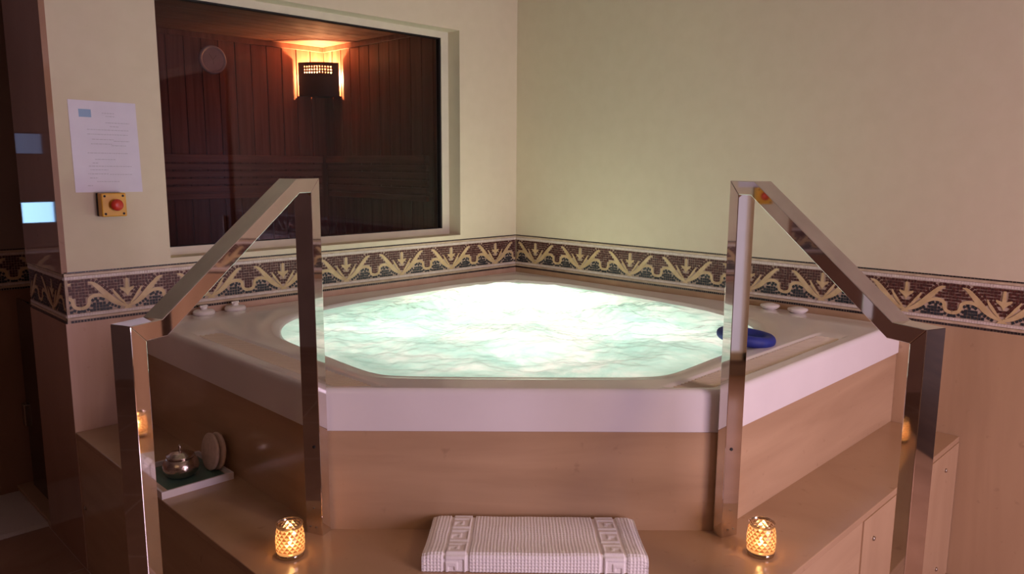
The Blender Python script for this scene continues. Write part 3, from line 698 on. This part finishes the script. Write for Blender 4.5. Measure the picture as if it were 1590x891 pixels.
# blue foam ring
rg = empty('foam_ring', P(0.819, 1.925, 0.438), 'small blue foam ring lying half on the water at the tub edge', 'ring')
bm = bmesh.new(); nu, nv, Rm, rm = 48, 16, 0.084, 0.0205; vs = []
for i in range(nu):
    a = 2 * math.pi * i / nu; row = []
    for j in range(nv):
        b = 2 * math.pi * j / nv; wv = 1 + 0.04 * math.sin(3 * a)
        row.append(bm.verts.new(((Rm + rm * math.cos(b)) * math.cos(a) * wv, (Rm + rm * math.cos(b)) * math.sin(a), rm * math.sin(b))))
    vs.append(row)
for i in range(nu):
    for j in range(nv): bm.faces.new((vs[i][j], vs[(i + 1) % nu][j], vs[(i + 1) % nu][(j + 1) % nv], vs[i][(j + 1) % nv]))
o = bm_obj('ring', bm, M_BLUE, rg, True)
rg.rotation_euler = (0, math.radians(7), math.radians(-45))

# ------------------------------------------------------------------ handrails
def rail(sg, s0, t0, th, L_, z1, z2, wdt, dep, b_, label):
    e = Vector((sg * math.sin(th), math.cos(th))); n = Vector((sg * math.cos(th), -math.sin(th)))
    o = empty('handrail', P(s0, t0, -0.29), label, 'handrail', None)
    h = dep / 2
    path = [(-h, 0.0), (-h, z1 - h), (0.040, z1 - h), (L_ - b_, z2 - h), (L_ - h, z2 - h), (L_ - h, -0.29)]
    path[2] = (0.052, z1 - h); path[3] = (L_ - b_ - 0.006, z2 - h)
    O1 = []; O2 = []
    for i, (u, v) in enumerate(path):
        a = path[max(0, i - 1)]; b = path[min(len(path) - 1, i + 1)]
        d1 = Vector((u - a[0], v - a[1])); d2 = Vector((b[0] - u, b[1] - v))
        if d1.length == 0: d1 = d2
        if d2.length == 0: d2 = d1
        d1.normalize(); d2.normalize(); m = (Vector((-d1.y, d1.x)) + Vector((-d2.y, d2.x))).normalized(); k = h / max(0.3, m.dot(Vector((-d1.y, d1.x))))
        O1.append(Vector((u, v)) + m * k); O2.append(Vector((u, v)) - m * k)
    def W(p, q):
        c = Vector((s0, t0)) + e * p.x + n * q; return P(c.x, c.y, p.y)
    def seg(i0, i1, name):
        bm = bmesh.new(); prev = None
        for i in range(i0, i1 + 1):
            cur = [bm.verts.new(W(p, q)) for p, q in ((O1[i], 0), (O1[i], wdt), (O2[i], wdt), (O2[i], 0))]
            if prev:
                for k in range(4): bm.faces.new((prev[k], prev[(k + 1) % 4], cur[(k + 1) % 4], cur[k]))
            else: bm.faces.new(cur)
            prev = cur
        bm.faces.new(prev); bmesh.ops.recalc_face_normals(bm, faces=bm.faces)
        es = [ed for ed in bm.edges if len(ed.link_faces) == 2 and ed.calc_face_angle(0) > 1.2]
        bmesh.ops.bevel(bm, geom=es, offset=0.0015, segments=2, profile=0.5, affect='EDGES')
        return rel(bm_obj(name, bm, M_CHROME, o), o.location)
    p1 = seg(0, 1, 'post'); seg(1, 4, 'sloping_rail'); p2 = seg(4, 5, 'post')
    # drilled hole and base screws on the inner post's front face
    def disc(z, q, r, m, name):
        bm = bmesh.new(); c = W(Vector((0.0006, z)), q); ed = P(e.x, e.y, 0); nd = P(n.x, n.y, 0)
        vs = []
        for k in range(14):
            a = 2 * math.pi * k / 14; vs.append(c + nd * r * math.cos(a) + Vector((0, 0, r * math.sin(a))))
        f1 = [bm.verts.new(v + ed * 0.0012) for v in vs]; f0 = [bm.verts.new(v - ed * 0.002) for v in vs]; bm.faces.new(f1)
        for k in range(14): bm.faces.new((f1[k], f1[(k + 1) % 14], f0[(k + 1) % 14], f0[k]))
        x = bm_obj(name, bm, m, p1); rel(x, o.location)
    disc(0.263, wdt * 0.36, 0.0045, M_DARK, 'bolt_hole'); disc(0.080, wdt * 0.5, 0.0025, M_SCREW, 'screw'); disc(0.022, wdt * 0.4, 0.0032, M_SCREW, 'screw'); disc(0.022, wdt * 0.75, 0.0028, M_SCREW, 'screw')
    return o
rail(-1, -0.5665, 2.582, 0.400, 0.592, 1.009, 0.724, 0.056, 0.0375, 0.080, 'chrome square-tube handrail on the left of the tub front')
rail(1, 0.567, 2.586, 0.405, 0.588, 1.009, 0.725, 0.056, 0.0365, 0.082, 'chrome square-tube handrail on the right of the tub front')

# ------------------------------------------------------------------ candle holders
def holder(loc, label, rot):
    o = empty('candle_holder', loc, label, 'candle holder', 'glowing glass candle holders beside the handrails'); o.rotation_euler[2] = rot; o.scale = (0.87, 0.87, 0.86)
    prof = lambda z: 0.0405 + 0.0040 * math.sin(min(1, max(0, (z - 0.006) / 0.085)) * math.pi) - (0.0025 * sst(0.088, 0.1, z) if z < 0.104 else 0)
    nseg = 17; rows = 8; z0, z1 = 0.016, 0.098
    V = []; Fc = []; MI = []
    for j in range(rows + 1):
        z = z0 + (z1 - z0) * j / rows; r = prof(z)
        for i in range(nseg):
            a = 2 * math.pi * (i + 0.5 * (j % 2)) / nseg; V.append((r * math.cos(a), r * math.sin(a), z))
    for j in range(rows):
        for i in range(nseg):
            a = j * nseg + i; b = j * nseg + (i + 1) % nseg
            if j % 2 == 0: c = (j + 1) * nseg + i; d = (j + 1) * nseg + (i - 1) % nseg
            else: c = (j + 1) * nseg + (i + 1) % nseg; d = (j + 1) * nseg + i
            Fc.append((a, b, c)); MI.append(1 if j > 0 else 0); Fc.append((a, c, d)); MI.append(0)
    g = mesh_obj('glass_cup', V, Fc, [M_CG, M_CM], o, MI)
    bm = bmesh.new(); lathe(bm, [(0.0385, z1), (0.0395, z1 + 0.006), (0.041, z1 + 0.010), (0.0400, z1 + 0.0115), (0.0385, z1 + 0.010), (0.0370, z1 + 0.002)], (0, 0, 0), 32, 0, False); bm_obj('cup_rim', bm, M_CB, o, True)
    bm = bmesh.new(); lathe(bm, [(0.036, 0.0), (0.0405, 0.002), (0.042, 0.008), (0.0415, 0.016), (0.030, 0.017)], (0, 0, 0), 32); bm_obj('cup_base', bm, M_CB, o, True)
    bm = bmesh.new(); lathe(bm, [(0.0185, 0.0175), (0.019, 0.034), (0.0175, 0.033)], (0, 0, 0), 24); cn = bm_obj('tealight', bm, M_WAX, o, True)
    bm = bmesh.new(); lathe(bm, [(0.001, 0.034), (0.0045, 0.039), (0.0052, 0.045), (0.003, 0.055), (0.0005, 0.062)], (0, 0, 0), 12); bm_obj('flame', bm, M_FLAME, cn, True)
    l = point('candle_light', (0, 0, 0.062), 0.20, (1.0, 0.55, 0.22), 0.008); l.parent = o
    return o
holder(P(-0.628, 2.690, 0.0), 'glowing candle holder on the step beside the left handrail post', 0.1)
holder(P(0.651, 2.674, 0.0), 'glowing candle holder on the step beside the right handrail post', 0.35)

# ------------------------------------------------------------------ folded bath mat
S0, S1, T0, T1, TZ = -0.252, 0.318, 2.548, 2.778, 0.051
V = []; Fc = []; nu, nw = 300, 150
def prof_t(u):                               # cross profile from the lower back edge over the top to the lower front edge
    r = 0.017; segs = []
    h = TZ; Lb = h - r; Lt = (T1 - T0) - 2 * r; tot = Lb + math.pi / 2 * r + Lt + math.pi / 2 * r + Lb; d = u * tot
    if d < Lb: return T0, 0.0 + d, (-1, 0)
    d -= Lb
    if d < math.pi / 2 * r: a = d / r; return T0 + r - r * math.cos(a), Lb + r * math.sin(a), (-math.cos(a), math.sin(a))
    d -= math.pi / 2 * r
    if d < Lt: return T0 + r + d, h, (0, 1)
    d -= Lt
    if d < math.pi / 2 * r: a = d / r; return T1 - r + r * math.sin(a), h - r + r * math.cos(a), (math.sin(a), math.cos(a))
    d -= math.pi / 2 * r; return T1, Lb - d, (1, 0)
KEY = ["#######", "......#", "####..#", "#..#..#", "#.....#", "#######", ".......", ]
PL_ = 0.30
def relief(s, u):
    e = min(s - S0, S1 - s); x = e
    d = u * 0.31
    if 0.052 < x < 0.060 or 0.112 < x < 0.120: return -0.0035
    if 0.060 <= x <= 0.112:
        i = int((x - 0.060) / 0.052 * 7); j = int(d / 0.0095) % 7
        return 0.0012 if KEY[j][min(i, 6)] == '#' else -0.0016
    cx = ((s / 0.0088) % 1) - 0.5; cy = ((d / 0.0088) % 1) - 0.5
    return 0.0009 - 0.0030 * max(0, 1 - (cx * cx + cy * cy) * 5.5)
for j in range(nw + 1):
    u = j / nw; t, z, (nt, nz_) = prof_t(u)
    fl = 0.012 * (t - T0) / (T1 - T0)
    for i in range(nu + 1):
        s = (S0 - fl) + (S1 - S0 + fl * 1.6) * i / nu
        rr = relief(S0 + (S1 - S0) * i / nu, u); ed = min(i, nu - i) / nu * (S1 - S0); sag = 0.005 * (1 - sst(0, 0.022, ed)) * (1 if z > 0.02 else 0)
        mid = 0.0045 * math.exp(-((t - 2.70) / 0.05) ** 2) + 0.0015 * noise.noise(Vector((s * 9, t * 9, 0)))
        V.append(P(s + 0.0015 * noise.noise(Vector((s * 20, t * 20, 3))), t + nt * rr + 0.010 * (s / 0.3) * 0.5, max(0.001, z + nz_ * rr - sag - mid * (1 if z > 0.03 else 0))))
for j in range(nw):
    for i in range(nu): a = j * (nu + 1) + i; Fc.append((a, a + 1, a + nu + 2, a + nu + 1))
tw = empty('folded_bath_mat', P(0.03, 2.66, 0), 'folded white waffle bath mat with Greek key bands on the platform', 'bath mat')
rel(mesh_obj('top_fold', V, Fc, M_TOWEL, tw, smooth=True), tw.location)
bm = bmesh.new()
for z0, z1, ex in ((0.001, 0.014, 0.004), (0.016, 0.030, -0.004)):
    pts = [(S0 + 0.006 - ex * 0.3, T0 + 0.006), (S0 + 0.004 - ex, T1 - 0.012), (S1 - 0.006 + ex, T1 - 0.012), (S1 - 0.006 + ex * 0.3, T0 + 0.006)]
    add_prism(bm, [st(a, b) for a, b in pts], z0, z1, 0, 0.005)
rel(bm_obj('lower_folds', bm, M_TOWEL, tw), tw.location)

# ------------------------------------------------------------------ tray with pot and pads
tr_ = empty('tray', (-2.345, -0.725, 0), 'white square tray with green inlay on the left ledge', 'tray')
x0, x1, y0, y1 = -2.458, -2.222, -0.862, -0.590
bm = bmesh.new(); add_box(bm, (x0 + 0.002, y0 + 0.002, 0.001), (x1 - 0.002, y1 - 0.002, 0.008)); 
for lo, hi in (((x0, y0, 0), (x1, y0 + 0.007, 0.024)), ((x0, y1 - 0.007, 0), (x1, y1, 0.024)), ((x0, y0 + 0.007, 0), (x0 + 0.007, y1 - 0.007, 0.024)), ((x1 - 0.007, y0 + 0.007, 0), (x1, y1 - 0.007, 0.024))): add_box(bm, lo, hi)
rel(bm_obj('tray_body', bm, M_TRAYW, tr_), tr_.location)
bm = bmesh.new(); add_box(bm, (x0 + 0.034, y0 + 0.034, 0.008), (x1 - 0.012, y1 - 0.012, 0.0095)); rel(bm_obj('tray_inlay', bm, M_TRAYG, tr_), tr_.location)
bm = bmesh.new(); add_box(bm, (x0 + 0.008, y0 + 0.008, 0.008), (x1 - 0.008, y1 - 0.008, 0.0088)); rel(bm_obj('tray_lining', bm, M_PAD, tr_), tr_.location)
pc = (-2.345, -0.735, 0.0095)
pot = empty('lidded_pot', pc, 'small round hammered silver pot with knobbed lid on the tray', 'pot')
bm = bmesh.new(); lathe(bm, [(0.030, 0.0), (0.043, 0.005), (0.054, 0.018), (0.058, 0.034), (0.056, 0.050), (0.047, 0.063), (0.041, 0.067)], (0, 0, 0), 40); bm_obj('pot_body', bm, M_POT, pot, True)
bm = bmesh.new(); lathe(bm, [(0.041, 0.066), (0.045, 0.069), (0.045, 0.073), (0.040, 0.075), (0.030, 0.082), (0.014, 0.087), (0.004, 0.088)], (0, 0, 0), 40); ld = bm_obj('pot_lid', bm, M_POT, pot, True)
bm = bmesh.new(); lathe(bm, [(0.004, 0.087), (0.003, 0.094), (0.0055, 0.100), (0.0055, 0.105), (0.002, 0.109)], (0, 0, 0), 16); bm_obj('lid_knob', bm, M_POT, ld, True)
for k, (dx, lb) in enumerate(((0.0, 'round beige pad leaning in front of its twin behind the silver pot'), (0.019, 'round beige pad leaning against the tub side, behind its twin'))):
    o = empty('round_pad', (-2.250 + dx, -0.752 - 0.010 * k, 0.0095), lb, 'pad', 'round beige pads leaning on the tray')
    bm = bmesh.new(); M_ = Matrix.Rotation(math.radians(-82), 3, 'Y')
    lathe(bm, [(0.058, -0.006), (0.063, -0.003), (0.064, 0.003), (0.058, 0.006)], (0, 0, 0.064), 40, 0, True, M_); bm_obj('pad', bm, M_PAD, o, True)

# ------------------------------------------------------------------ terry mat on the floor, left
V = []; Fc = []; mx0, mx1, my0, my1 = -2.96, -2.445, 0.53, 1.05; n = 60
def mz(i, j): e = min(i, j, n - i, n - j) / n * 0.5; return 0.002 + 0.013 * sst(0, 0.02, e) + 0.0012 * noise.noise(Vector((i * 0.9, j * 0.9, 0)))
for j in range(n + 1):
    for i in range(n + 1):
        V.append((mx0 + (mx1 - mx0) * i / n + 0.12 * (0.5 - j / n) * (1 - i / n), my0 + (my1 - my0) * j / n, -PLAT + mz(i, j)))
for j in range(n):
    for i in range(n): a = j * (n + 1) + i; Fc.append((a, a + 1, a + n + 2, a + n + 1))
tag(mesh_obj('bath_mat', V, Fc, M_MATF, None, smooth=True), 'beige terry bath mat on the floor at the left doorway', 'bath mat')

# lift the whole place so that the floor lies at z = 0
for o in list(COL.objects):
    if o.parent is None: 
        if o is cam: o.matrix_world = Matrix.Translation((0, 0, PLAT)) @ o.matrix_world
        else: o.location.z += PLAT
